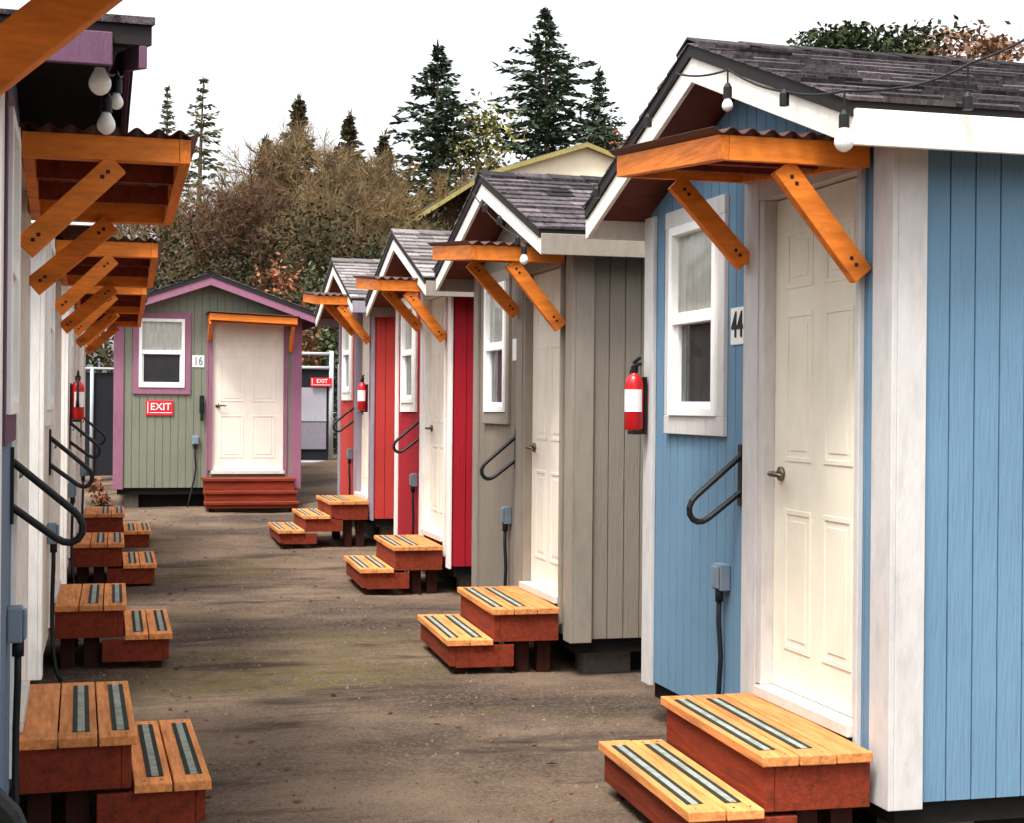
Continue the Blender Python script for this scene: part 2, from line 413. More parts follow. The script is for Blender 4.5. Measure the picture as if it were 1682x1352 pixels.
    if plate:
        n = MB(); n.box(plate[0], plate[1], -.022, -.014, plate[2], plate[3])
        hn = n.build('house_number', LABELM if number != '16' else LABELM, h, bevel=.002)
        if number:
            tx = text_mesh('digits', number, (plate[3]-plate[2])*.98, BLACKP if number != '16' else GREYBOX, hn)
            tx.location = ((plate[0]+plate[1])/2, -.0245, (plate[2]+plate[3])/2); tx.scale = (.78, 1, 1)
    return h

# ---- palette of the houses
TRIMG = trim_mat('pale grey trim', (200,197,195)); TRIMW = trim_mat('white trim', (240,236,230)); TRIML = trim_mat('lilac grey trim', (150,142,154))
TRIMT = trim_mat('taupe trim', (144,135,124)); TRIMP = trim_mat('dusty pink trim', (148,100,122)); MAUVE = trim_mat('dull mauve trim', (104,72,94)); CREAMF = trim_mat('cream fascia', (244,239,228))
D_CREAM = mat('cream door', srgb(240,234,216), .55, .06, (2,2,1), 60, .25, .35, blotch=.06, dirt=(srgb(170,158,130), .25, 3))
D_WHITE = mat('white door', srgb(240,232,218), .55, .06, (2,2,1), 60, .25, .35, blotch=.06, dirt=(srgb(170,158,130), .2, 3))
BLUE = siding_mat('blue siding', (104,138,164)); TAUPE = siding_mat('taupe siding', (134,125,114)); CRIM = siding_mat('crimson siding', (164,24,40))
CORAL = siding_mat('coral red siding', (188,60,54)); SAGE = siding_mat('sage green siding', (126,130,114)); SLATE = siding_mat('slate blue siding', (112,132,156))
PINKW = siding_mat('pale cream siding', (232,220,204)); PINKW2 = siding_mat('off white siding', (236,226,216)); PINKW3 = siding_mat('blush siding', (232,212,204))
RIGHT, LEFT = R(-90), R(90)
RIGHT_H = [
 tiny_house((2.69, 7.42, 0), RIGHT, 'bright blue tiny house numbered 44 with a cream six panel door', BLUE, TRIMG, TRIMG, D_CREAM, CREAMF, number='44', plate=(1.075,1.235,1.905,2.07)),
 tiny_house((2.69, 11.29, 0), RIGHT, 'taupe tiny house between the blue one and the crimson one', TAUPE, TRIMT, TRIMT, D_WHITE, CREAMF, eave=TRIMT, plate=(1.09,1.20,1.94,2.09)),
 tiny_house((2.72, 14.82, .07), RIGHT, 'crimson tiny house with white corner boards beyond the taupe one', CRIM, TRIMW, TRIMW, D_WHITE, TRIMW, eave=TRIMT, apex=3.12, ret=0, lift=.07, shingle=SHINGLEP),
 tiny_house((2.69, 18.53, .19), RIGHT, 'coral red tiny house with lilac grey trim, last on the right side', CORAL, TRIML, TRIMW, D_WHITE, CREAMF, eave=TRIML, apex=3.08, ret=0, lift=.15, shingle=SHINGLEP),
]
LEFT_H = [
 tiny_house((-.338, 4.42, 0), R(91.2), 'slate blue tiny house with mauve window casing at the left edge', SLATE, TRIMW, MAUVE, D_CREAM, MAUVE, apex=2.95, pitch=.21, soffit=SOFFIT_SHADE, zo=2.40, over=.39, fasc_in=.09, hb=.07),
 tiny_house((-.38, 8.15, 0), LEFT, 'pale cream tiny house just beyond the slate blue one', PINKW, TRIMW, TRIMW, D_WHITE, TRIMW, zo=2.40),
 tiny_house((-.37, 11.95, .04), LEFT, 'off white tiny house with a red extinguisher on its corner, left row', PINKW2, TRIMW, TRIMW, D_WHITE, TRIMW, lift=.04, zo=2.40),
 tiny_house((-.345, 15.05, .07), LEFT, 'blush white tiny house at the far end of the left row', PINKW3, TRIMW, TRIMW, D_WHITE, TRIMW, lift=.07, zo=2.40),
 tiny_house((-.345, .375, 0), LEFT, 'nearest left tiny house, only its orange awning brace showing in the upper left corner', PINKW, TRIMW, TRIMW, D_WHITE, TRIMW, zo=2.40),
]
END_H = tiny_house((.03, 21.0, .26), 0, 'sage green tiny house with pink trim facing down the alley', SAGE, TRIMP, TRIMP, D_WHITE, TRIMP, number='16', plate=(.99,1.15,1.86,2.02), lift=.10, tilt=.04, awn_out=.5, rail=False, zo=2.44, apex=3.12, width=2.43, wu=-.06, dl=-.195, dr_=-.05)
lk = MB(); lk.box(1.09,1.15,-.07,-.037,1.22,1.48); lk.box(1.10,1.14,-.09,-.071,1.12,1.40); lk.build('key_box', BLACKP, END_H, bevel=.006)

# ------------------------------------------------------------------ wooden steps
def make_steps(loc, rz, label, tops, group, width=1.14, run=.27, red_front=False):
    r = empty('wooden_steps', loc, rz, label, 'steps', group)
    rr = random.Random(3); n = len(tops); hw = width/2
    yb = -.045
    front = -.47
    for i, zt in enumerate(tops):
        nb = 3 if i == 0 else 2
        f_ = front - i*run; b_ = yb if i == 0 else f_ + run + .03
        if i > 0: b_ = front - (i-1)*run + .015
        bw = (b_ - f_)/nb
        t = MB()
        for k in range(nb):
            o = rr.uniform(-.004,.004)
            t.box(-hw+o, hw+o, f_+k*bw+.003, f_+(k+1)*bw-.003, zt-.036, zt+rr.uniform(-.0015,.0015), rr.random())
        if not red_front:
            for k in range(nb):
                for sx in (-1, 1):
                    for q in (.28, .72):
                        xx, yy = sx*(hw-.045)+rr.uniform(-.006,.006), f_+(k+q)*bw
                        t.box(xx-.0045, xx+.0045, yy-.0045, yy+.0045, zt-.01, zt+.0022, 'screw')
        tr = t.build('tread', WOOD_RED if red_front else WOOD_TOP, r, bevel=.004, cols=True)
        if not red_front:
            for k in range(2):
                yc = f_+(k+.5)*bw - .012
                for a in (-.030, .014):
                    g = MB(); g.box(-hw+.10, hw-.10, yc+a, yc+a+.017, zt+.002, zt+.0045); g.build('grip_strip', GRIP, tr)
                g = MB(); g.box(-hw+.10, hw-.10, yc-.0125, yc+.0135, zt+.002, zt+.0038); g.build('grip_centre', GRIPC, tr)
        lo = tops[i+1]-.02 if i+1 < n else max(.05, zt-.16)
        lo = max(lo-.0, .045)
        b = MB()
        b.box(-hw+.025, hw-.025, f_+.022, f_+.058, lo, zt-.037)
        b.build('riser', WOOD_RED, r, bevel=.003)
        for sx in (-1, 1):
            b = MB(); xa = sx*(hw-.025)
            b.box(min(xa, xa-sx*.036), max(xa, xa-sx*.036), f_+.059, b_-.004 if i == 0 else b_+.13, zt-.20 if i == 0 else max(.04, zt-.17), zt-.0375)
            b.build('stringer', WOOD_RED, r, bevel=.003)
    for sx in (-1, 1):
        for yy in (front+.17, yb-.12):
            l = MB(); xa = sx*(hw-.10); l.box(min(xa,xa-sx*.085), max(xa,xa-sx*.085), yy, yy+.085, -.01, tops[0]-.04); l.build('leg', WOOD_SHADE, r, bevel=.003)
        l = MB(); yy = front-(n-1)*run+.065; xa = sx*(hw-.062); l.box(min(xa,xa-sx*.07), max(xa,xa-sx*.07), yy, yy+.07, -.01, tops[-1]-.04); l.build('leg', WOOD_SHADE, r, bevel=.003)
    return r
GS = 'wooden entry steps below the doors'
st0 = make_steps((2.69, 5.47, 0), RIGHT+R(-2), 'orange brown two tread steps below the cream door of the blue house', (.40,.22), GS)
for loc, rz, lb in (
    ((2.69, 9.40, 0), RIGHT+R(-2), 'two tread wooden steps in front of the taupe house'),
    ((2.72, 12.94, .05), RIGHT+R(-1.5), 'two tread wooden steps in front of the crimson house'),
    ((-.385, 6.31, 0), R(91.2), 'large near wooden steps beside the slate blue house wall'),
    ((-.38, 10.05, 0), LEFT, 'wooden steps at the pale cream house, second on the left'),
    ((-.37, 13.85, .03), LEFT, 'wooden steps below the off white house, third on the left'),
    ((-.345, 16.93, .06), LEFT, 'small farthest wooden steps of the left row')):
    c = copy_tree(st0); c.location = loc; c.rotation_euler = (0,0,rz); c['label'] = lb
make_steps((2.69, 16.66, .10), RIGHT, 'three tread wooden steps before the coral red house', (.49,.34,.19), GS)
make_steps((1.77, 21.0, .20), 0, 'dark red wooden steps under the door of the sage green house', (.42,.26,.13), GS, width=1.24, run=.2, red_front=True)

# ------------------------------------------------------------------ fire extinguishers
def make_ext(loc, rz, label):
    r = empty('fire_extinguisher', loc, rz, label, 'fire extinguisher', 'fire extinguishers on the house corners')
    b = MB(); b.lathe([(.001,0),(.044,.001),(.049,.008),(.049,.24),(.044,.268),(.03,.288),(.016,.298),(.016,.306),(.001,.307)], n=24); b.build('cylinder', RED, r, smooth=True)
    l = MB()
    for k in range(20):
        a0, a1 = R(150+k*12), R(162+k*12); q = []
        for z in (.10,.215):
            q += [(math.cos(a0)*.0496,math.sin(a0)*.0496,z),(math.cos(a1)*.0496,math.sin(a1)*.0496,z),(math.cos(a1)*.0506,math.sin(a1)*.0506,z),(math.cos(a0)*.0506,math.sin(a0)*.0506,z)]
        l.hexa(q)
    l.build('label_band', LABELM, r)
    v = MB(); v.lathe([(.014,.30),(.02,.303),(.02,.335),(.012,.34)], n=12); v.bar((-.01,0,.335),(.085,0,.345),.02,.012); v.bar((-.01,0,.352),(.08,0,.375),.018,.010); v.build('valve', BLACKP, r)
    h = MB(); h.tube([(-.015,0,.32),(-.05,.0,.315),(-.066,.0,.27),(-.064,0,.16),(-.062,0,.10)], [.009,.009,.009,.010,.015], 8); h.build('hose', BLACKP, r, smooth=True)
    k = MB(); k.box(-.03,.03,.045,.058,-.02,.28); k.box(-.045,.045,-.02,.045,-.02,-.001); k.build('bracket', BLACKP, r)
    return r
ex0 = make_ext((2.585, 7.40, 1.50), RIGHT, 'red fire extinguisher on the far corner of the blue house')
for loc, rz, lb in (((-.265, 12.01, 1.49), LEFT, 'red fire extinguisher hanging on the off white house, left row'),
                    ((2.58, 16.22, 1.57), RIGHT, 'dark red fire extinguisher beside the door of the coral red house')):
    c = copy_tree(ex0); c.location = loc; c.rotation_euler = (0,0,rz); c['label'] = lb

# ------------------------------------------------------------------ string lights
def string_light(label, pts, drops, bare=()):
    o = empty('string_light', pts[0], 0, label, 'string light'); P0 = Vector(pts[0])
    c = MB(); fine = []
    for a, b in zip(pts, pts[1:]):
        a, b = Vector(a), Vector(b); sag = .03*(b-a).length
        for k in range(8):
            t = k/8; p = a.lerp(b, t); p.z -= sag*4*t*(1-t); fine.append(p-P0)
    fine.append(Vector(pts[-1])-P0); c.tube(fine, .0045, 6); c.build('cable', CABLE, o, smooth=True)
    for (x, y, z, drop, size) in drops:
        p = Vector((x,y,z))-P0
        s = MB(); s.tube([p, p-Vector((0,0,drop))], .004, 6); q = p-Vector((0,0,drop))
        s.tube([q+Vector((0,0,.005)), q-Vector((0,0,.012)), q-Vector((0,0,.055))], [.008,.018,.018], 12)
        so = s.build('socket', BLACKP, o)
        if size > 0:
            e = MB(); r_ = size
            e.tube([q-Vector((0,0,.05+d*r_)) for d in (0,.25,.5,.8,1.1,1.4,1.7,2.0,2.25,2.45,2.58,2.62)], [r_*k for k in (.45,.48,.60,.77,.91,.99,1.0,.91,.74,.51,.26,.03)], 20); e.build('bulb', BULB, so, smooth=True)
    return o
string_light('string light along the gable of the blue house with a big white bulb', 
    [(2.345,7.55,2.66),(2.345,6.9,2.86),(2.345,6.2,3.07),(2.345,5.62,2.965),(2.345,5.08,2.77),(2.36,4.66,2.69),(2.62,4.62,2.72),(2.80,4.60,2.80),(3.05,4.58,2.92),(3.6,4.5,3.15)],
    [(2.342,5.62,2.965,.06,.022),(2.342,5.09,2.775,.0,0),(2.36,4.655,2.69,.07,.033),(2.79,4.60,2.795,.10,.0),(2.342,6.55,2.965,.01,0),(2.342,6.9,2.86,.01,0),(2.342,7.3,2.74,.01,.0)])
string_light('string light with white globe bulbs under the eave of the slate blue house',
    [(.0,4.30,2.60),(-.03,4.75,2.62),(.0,5.2,2.72),(.02,5.65,2.80)],
    [(-.045,4.40,2.62,.01,.031),(-.03,4.85,2.60,.03,.028),(.0,5.1,2.70,.02,.022)])
string_light('string light with dark sockets along the gable of the taupe house',
    [(2.345,11.4,2.66),(2.345,10.07,3.07),(2.345,8.75,2.62)],
    [(2.342,9.7,2.96,.01,0),(2.342,9.3,2.83,.01,.0),(2.342,8.85,2.66,.01,.0),(2.342,8.7,2.60,.02,.026)])

# ------------------------------------------------------------------ ground
def gz(x, y):
    pts = [(-50,0),(9,0),(12.4,.045),(16,.09),(20,.19),(21,.205),(26,.36),(32,.45),(60,.6),(260,.6)]
    for (a,b),(c,d) in zip(pts, pts[1:]):
        if y <= c:
            z = b+(d-b)*(y-a)/(c-a); break
    else: z = .6
    z += min(1, max(0, (y-20)/6))*.09*min(4, max(-4, x-.3))*(1 if y < 40 else .3)
    return z
def nz(x, y): return .012*math.sin(x*2.3+math.sin(y*1.7))*math.sin(y*1.9+1) + .006*math.sin(x*6.1+y*4.3)
g = MB()
xs = [-220,-90,-40,-20,-10,-6] + [-4+.25*i for i in range(49)] + [10,14,20,40,90,220]
ys = [-30,-10,-4] + [-2+.25*i for i in range(121)] + [30,34,40,60,100,260]
for y in ys:
    for x in xs: g.v.append((x, y, gz(x,y) + (nz(x,y) if -4 <= x <= 8 and 3 <= y <= 28 else 0)))
nx = len(xs)
for j in range(len(ys)-1):
    for i in range(nx-1):
        a = j*nx+i; g.f.append((a,a+1,a+nx+1,a+nx)); g.c.append(.5)
def ground_mat():
    m = bpy.data.materials.new('packed gravel'); m.use_nodes = True; nt = m.node_tree; N = nt.nodes; L = nt.links; b = N['Principled BSDF']
    b.inputs['Roughness'].default_value = .95; b.inputs['Specular IOR Level'].default_value = .2
    tc = N.new('ShaderNodeTexCoord')
    def noise(s, d=6, r=.6, sc=(1,1,1)):
        mp = N.new('ShaderNodeMapping'); mp.inputs['Scale'].default_value = sc; L.new(tc.outputs['Object'], mp.inputs[0])
        n = N.new('ShaderNodeTexNoise'); n.inputs['Scale'].default_value = s; n.inputs['Detail'].default_value = d; n.inputs['Roughness'].default_value = r; L.new(mp.outputs[0], n.inputs['Vector']); return n.outputs['Fac']
    def rng(v, a, b_):
        r = N.new('ShaderNodeMapRange'); r.inputs['From Min'].default_value = a; r.inputs['From Max'].default_value = b_; L.new(v, r.inputs['Value']); return r.outputs[0]
    def mix(f, A, B):
        x = N.new('ShaderNodeMix'); x.data_type = 'RGBA'; L.new(f, x.inputs['Factor'])
        for s, v in (('A',A),('B',B)):
            if isinstance(v, tuple): x.inputs[s].default_value = (*v,1)
            else: L.new(v, x.inputs[s])
        return x.outputs['Result']
    c = mix(rng(noise(.9, 7, .65), .36, .64), srgb(80,66,55), srgb(136,115,97))
    c = mix(rng(noise(.45, 5, .6, (.6,1.6,1)), .50, .66), c, srgb(58,48,46))
    c = mix(rng(noise(40, 4, .7), .46, .80), c, srgb(138,121,104))
    c = mix(rng(noise(90, 3, .6), .56, .70), c, srgb(44,35,29))
    mo = N.new('ShaderNodeMath'); mo.operation = 'MULTIPLY'; L.new(rng(noise(.55, 3, .5, (.8,1,1)), .54, .66), mo.inputs[0]); L.new(rng(noise(14, 5, .7), .40, .62), mo.inputs[1])
    c = mix(mo.outputs[0], c, srgb(100,90,54))
    sp = N.new('ShaderNodeSeparateXYZ'); L.new(tc.outputs['Object'], sp.inputs[0])
    def lin(o, c0, sc):
        a = N.new('ShaderNodeMath'); a.operation = 'SUBTRACT'; L.new(o, a.inputs[0]); a.inputs[1].default_value = c0
        q = N.new('ShaderNodeMath'); q.operation = 'MULTIPLY'; L.new(a.outputs[0], q.inputs[0]); q.inputs[1].default_value = sc
        z = N.new('ShaderNodeMath'); z.operation = 'POWER'; L.new(q.outputs[0], z.inputs[0]); z.inputs[1].default_value = 2; return z.outputs[0]
    e = N.new('ShaderNodeMath'); e.operation = 'ADD'; L.new(lin(sp.outputs['X'], 1.05, .9), e.inputs[0]); L.new(lin(sp.outputs['Y'], 9.2, 1.1), e.inputs[1])
    inv = N.new('ShaderNodeMath'); inv.operation = 'SUBTRACT'; inv.inputs[0].default_value = 1.1; inv.use_clamp = True; L.new(e.outputs[0], inv.inputs[1])
    em = N.new('ShaderNodeMath'); em.operation = 'MULTIPLY'; L.new(inv.outputs[0], em.inputs[0]); L.new(rng(noise(9, 6, .75), .42, .60), em.inputs[1])
    c = mix(em.outputs[0], c, srgb(104,94,52))
    c = mix(rng(noise(1.1, 7, .7, (.45,1.5,1)), .54, .63), c, srgb(66,54,48))
    L.new(c, b.inputs['Base Color'])
    h = N.new('ShaderNodeMath'); h.operation = 'ADD'; L.new(noise(60, 5, .7), h.inputs[0]); L.new(noise(9, 4, .6), h.inputs[1])
    bp = N.new('ShaderNodeBump'); bp.inputs['Strength'].default_value = .9; bp.inputs['Distance'].default_value = .02
    L.new(h.outputs[0], bp.inputs['Height']); L.new(bp.outputs[0], b.inputs['Normal']); return m
go = g.build('ground', ground_mat(), smooth=True); tag(go, kind='structure')
STONE = mat('pebble', srgb(112,98,84), .95, .4, (40,40,40), tone=.6)
gr = MB(); rr = random.Random(11)
for i in range(5200):
    y = 3.2 + 19*rr.random()**1.3; x = rr.uniform(-.6, 2.9); s = rr.choice((.004,.005,.007,.009,.013)); z = gz(x,y)+nz(x,y)
    c0 = rr.random(); a = rr.uniform(0,3)
    pts = [(x+s*math.cos(a+k*2.09)*rr.uniform(.7,1.3), y+s*math.sin(a+k*2.09)*rr.uniform(.7,1.3), z-.003) for k in range(3)]
    t = (x+rr.uniform(-.3,.3)*s, y+rr.uniform(-.3,.3)*s, z+s*rr.uniform(.5,.9))
    for k in range(3): gr.face([pts[k], pts[(k+1)%3], t], c0)
tag(gr.build('gravel', STONE, cols=True), 'loose small stones scattered over the brown alley', None, None, 'stuff')
LITTER = mat('fallen leaf', srgb(96,60,34), .9, .4, (20,20,20), tone=.5)
lt = MB()
for i in range(420):
    y = 3.6 + 18*rr.random()**1.2; x = rr.choice((rr.uniform(.3,1.9), rr.uniform(1.5,2.6), rr.uniform(-.2,.6))); z = gz(x,y)+nz(x,y)+.006
    a = rr.uniform(0,6.3); l = rr.uniform(.012,.032); dx, dy = math.cos(a)*l, math.sin(a)*l; k = rr.uniform(0,.012)
    lt.face([(x-dx,y-dy,z),(x+dy*.4,y-dx*.4,z+k),(x+dx,y+dy,z+.002),(x-dy*.4,y+dx*.4,z+k)], rr.random())
tag(lt.build('leaf_litter', LITTER, cols=True), 'brown leaf scraps strewn over the alley', None, None, 'stuff')

# dark rubbish bag and plastic sheet by the near left wall
bag = MB(); n = 14
bag.tube([(-.44,4.10,z) for z in (.0,.03,.12,.28,.44,.58,.68,.74,.79,.83)], [.02,.14,.19,.20,.19,.175,.14,.09,.03,.05], 20)
bag.v = [(x+.012*math.sin(z*31+y*19), y+.014*math.sin(x*27+z*23), z) for x,y,z in bag.v]
b_ = bag.build('rubbish_bag', mat('black bin liner', srgb(20,20,26), .3, .2, fine=20, bump=.8, bdist=.03, spec=.6), smooth=True); tag(b_, 'dark round bag at the lower left edge against the slate blue house', 'bag')

# ------------------------------------------------------------------ fence, gate, sign
POST = mat('galvanised steel', srgb(176,180,184), .5, .1); SCR = mat('black fence screen', srgb(30,32,38), .9, .2, (1,1,30), 40, .4)
def fence(x0, x1, y, zb, zt, label, slats=True):
    r = empty('screened_fence', ((x0+x1)/2, y, zb), 0, label, 'fence'); ox = (x0+x1)/2
    s = MB(); s.box(x0-ox, x1-ox, .0, .012, .05, zt-zb-.06); s.build('screen', SCR, r)
    t = MB(); t.tube([(x0-ox,-.03,zt-zb),(x1-ox,-.03,zt-zb)], .022, 10); t.build('top_rail', POST, r, smooth=True)
    k = x0
    while k <= x1+.01:
        p = MB(); p.tube([(k-ox,-.03,-.05),(k-ox,-.03,zt-zb+.03)], .03, 10); p.build('post', POST, r, smooth=True); k += 1.9 if slats else 2.4
    return r
fence(-6.05, 2.9, 26, .36, 2.19, 'dark screened fence with pale posts behind the sage green house')
fence(3.75, 14, 26.1, .62, 2.3, 'dark screened fence continuing to the right behind the coral red house')
gt = empty('metal_gate', (3.3,26,.60), 0, 'grey sheet metal gate in a pale frame beside the sage green house', 'gate')
f = MB(); f.tube([(-.32,0,0),(-.32,0,1.92)], .035, 10); f.tube([(.30,0,-.05),(.30,0,1.95)], .04, 10); f.tube([(-.32,0,1.9),(.30,0,1.9)], .028, 10); f.tube([(-.32,0,1.66),(.30,0,1.66)], .028, 10); f.tube([(-.32,0,.03),(.30,0,.03)], .028, 10); f.build('gate_frame', POST, gt, smooth=True)
p = MB(); p.box(-.28,.22,.0,.02,.78,1.32); p.build('upper_panel', mat('pale grey sheet', srgb(176,172,182), .5, .1), gt, bevel=.004)
p = MB(); p.box(-.28,.22,.0,.02,.25,.73); p.build('lower_panel', mat('mid grey sheet', srgb(140,134,146), .6, .15, fine=30, bump=.5), gt, bevel=.004)
p = MB(); p.box(-.28,.22,-.01,.03,.731,.779); p.build('middle_rail', POST, gt)
p = MB(); p.box(-.28,.26,.021,.03,.07,1.64); p.build('backing', SCR, gt)
SIGNR = mat('red sign enamel', srgb(214,36,52), .5, .06); 
def exit_sign(loc, w, h, label):
    r = empty('exit_sign', loc, 0, label, 'sign', 'red exit signs')
    b = MB(); b.box(-w/2, w/2, -.006, .006, 0, h); b.build('board', SIGNR, r, bevel=.002)
    t = text_mesh('lettering', 'EXIT', h*.62, LABELM, r); t.location = (.015, -.0085, h*.60)
    l = MB(); l.box(-w/2+.05, w/2-.02, -.0085, -.0065, h*.16, h*.22); l.box(-w/2+.02, -w/2+.032, -.0085, -.0065, h*.14, h*.92); l.build('border', LABELM, r)
    return r
exit_sign((.595, 20.975, 1.45), .36, .215, 'red exit sign under the window of the sage green house')
exit_sign((3.42, 25.95, 1.94), .36, .15, 'red exit sign on the metal gate')

# ------------------------------------------------------------------ trees
def leaf_mat(name, c, var=.45): return mat(name, srgb(*c), .8, .25, (3,3,3), tone=var, blotch=.3, bump=0, spec=.2)
PINE = leaf_mat('conifer needles', (54,66,50)); PINE2 = leaf_mat('pale conifer needles', (98,98,76)); PINE3 = leaf_mat('yellow green leaves', (122,118,66))
TWIG = mat('brown twigs', srgb(116,96,66), .9, .3, tone=.5, bump=0); TWIG2 = mat('umber twigs', srgb(98,72,52), .9, .3, tone=.5, bump=0); BARK = mat('grey brown bark', srgb(116,100,82), .95, .35, (6,6,1), 20, .8)
IVY = leaf_mat('ivy leaves', (50,48,32)); HEDGE = leaf_mat('dark evergreen foliage', (44,52,28)); RUST = leaf_mat('rusty leaves', (132,86,60)); BUSHG = leaf_mat('grey green leaves', (84,92,66))
def frond(mb, p, d, l, w, col, rr):
    d = d.normalized(); a = d.cross(Vector((rr.uniform(-1,1),rr.uniform(-1,1),rr.uniform(-1,1)))).normalized()
    mb.face([p-d*l*.15, p+d*l*.35+a*w, p+d*l, p+d*l*.35-a*w], col)
def conifer(name, x, y, H, width, label, m=PINE, group='conifers on the skyline', bare=.12, seed=1, dens=1.0, power=.6, topoff=0):
    rr = random.Random(seed); z0 = .4; r = empty(name, (x,y,z0), 0, label, 'tree', group)
    t = MB(); lean = rr.uniform(-.02,.02)*H
    t.tube([(lean*k*k,0,H*k) for k in (0,.3,.6,.85,1)], [H*.017,H*.013,H*.008,H*.004,.01], 8); t.build('trunk', BARK, r, smooth=True)
    c = MB(); z = H*bare; fs = min(1, .45+width/11)
    while z < H*.995:
        k = (z-H*bare)/(H*(1-bare)); L = width/2*(1-k)**power*min(1,(1-k)/.20)**.75*rr.uniform(.6,1.25)+.06; nb = rr.randint(4,6)
        a0 = rr.uniform(0,6.3)
        for b in range(nb):
            if rr.random() < .08: continue
            a = a0+b*6.283/nb+rr.uniform(-.35,.35); l = L*rr.uniform(.55,1.15); droop = rr.uniform(.05,.35); up = rr.uniform(-.05,.18)+.35*k
            steps = max(4, int(l/.13*dens)); tone = rr.uniform(.1,.9)
            for s in range(steps):
                q = (s+.6)/steps; p = Vector((math.cos(a)*l*q+lean*(z/H)**2, math.sin(a)*l*q, z+up*l*q-droop*l*q*q))
                for kk in range(4):
                    d = Vector((math.cos(a+rr.uniform(-1.1,1.1)), math.sin(a+rr.uniform(-1.1,1.1)), rr.uniform(-.5,.35)))
                    frond(c, p+Vector((rr.uniform(-.06,.06),rr.uniform(-.06,.06),rr.uniform(-.06,.06))), d, rr.uniform(.18,.40)*fs*(.45+.55*min(1,(1-k)/.22)), rr.uniform(.035,.075)*fs, min(1,max(0,tone+rr.uniform(-.3,.3))), rr)
        z += H*.014*rr.uniform(.7,1.3)/max(.6,dens)
    for s in range(10): frond(c, Vector((lean+rr.uniform(-.04,.04),rr.uniform(-.04,.04),H*(.97+.003*s))), Vector((rr.uniform(-.5,.5),rr.uniform(-.5,.5),1)), .25, .03, .4, rr)
    c.build('crown', m, r, cols=True); return r
def bare_tree(x, y, H, spread, label, m=TWIG, group='bare trees behind the fence', seed=1, depth=6, twigs=5, trunk=BARK, tr=.02):
    rr = random.Random(seed); z0 = gz(x,y) if y < 60 else .5; r = empty('bare_tree', (x,y,z0-.05), 0, label, 'tree', group)
    t = MB(); c = MB()
    def grow(p, d, l, rad, k):
        mid = p + d*l*.5 + Vector((rr.uniform(-1,1),rr.uniform(-1,1),0))*l*.06; e = p + d*l
        (t if k > depth-3 else c).tube([p, mid, e], [rad, rad*.85, rad*.68], 6 if k > depth-3 else 4, caps=False)
        if k == 0:
            for i in range(twigs):
                dd = (d + Vector((rr.uniform(-1,1),rr.uniform(-1,1),rr.uniform(-.6,.9)))*.9).normalized(); b0 = p.lerp(e, rr.uniform(.2,1)); ll = l*rr.uniform(.6,1.5)
                sd = dd.cross(Vector((rr.uniform(-1,1),rr.uniform(-1,1),rr.uniform(-1,1)))).normalized()*rad*.75
                col = rr.random(); en = b0+dd*ll
                c.face([b0-sd, b0+sd, en], col); c.face([b0-sd+dd*ll*.3, b0+dd*ll*.3+sd, b0+dd*ll*.6+sd.cross(dd).normalized()*ll*.4], col)
            return
        for i in range(3 if k < depth-1 else 4):
            ang = rr.uniform(.28,.75)*spread; az = rr.uniform(0,6.283)
            o = d.orthogonal().normalized(); o.rotate(Matrix.Rotation(az, 3, d))
            dd = (d*math.cos(ang)+o*math.sin(ang)+Vector((0,0,.12))).normalized()
            grow(e if i < 2 else mid.lerp(e, .5), dd, l*rr.uniform(.62,.84), rad*.62, k-1)
    grow(Vector((0,0,0)), Vector((rr.uniform(-.1,.1),rr.uniform(-.1,.1),1)).normalized(), H*.27, H*tr, depth)
    t.build('trunk', trunk, r, smooth=True); c.build('crown', m, r, cols=True); return r
def leafy(name, x, y, z0, sx, sy, sz, n, m, label, cat, group=None, leaf=.09, seed=1, clumps=26, trunk=True, flat=None):
    rr = random.Random(seed); r = empty(name, (x,y,z0), 0, label, cat, group)
    if trunk:
        t = MB(); tk = min(.05*sz, .16); t.tube([(0,0,-.1),(sx*.05,0,sz*.5),(-sx*.03,sy*.03,sz*.9)], [tk,tk*.7,tk*.2], 8)
        for k in range(5):
            a = rr.uniform(0,6.3); t.tube([(0,0,sz*(.4+.1*k)),(math.cos(a)*sx*.3,math.sin(a)*sy*.3,sz*(.55+.08*k))], [tk*.35,tk*.1], 6)
        t.build('trunk', BARK, r, smooth=True)
    c = MB(); cl = []
    for k in range(clumps):
        a = rr.uniform(0,6.283); q = rr.uniform(.1,1)**.6; zz = rr.uniform(.05,1) if flat is None else rr.uniform(.62,1)
        env = math.sin(math.pi*min(1,max(.0,zz*.8+.18)))**.6 if flat is None else 1
        cl.append((Vector((math.cos(a)*sx/2*q*env, math.sin(a)*sy/2*q*env, sz*zz)), rr.uniform(.12,.26)*min(sx,sz), rr.uniform(.1,.9)))
    for i in range(n):
        p, rad, tone = rr.choice(cl); d = Vector((rr.gauss(0,1),rr.gauss(0,1),rr.gauss(0,.8)))*.55*rad
        q = p+d
        if flat is not None and q.z > sz: q.z = sz-rr.uniform(0,.12)
        if q.z < 0: q.z = rr.uniform(0,.2)
        frond(c, q, Vector((rr.uniform(-1,1),rr.uniform(-1,1),rr.uniform(-.6,.8))), leaf*rr.uniform(.7,1.5), leaf*rr.uniform(.25,.5), min(1,max(0,tone+rr.uniform(-.3,.3))), rr)
    c.build('crown' if trunk else 'foliage', m, r, cols=True); return r

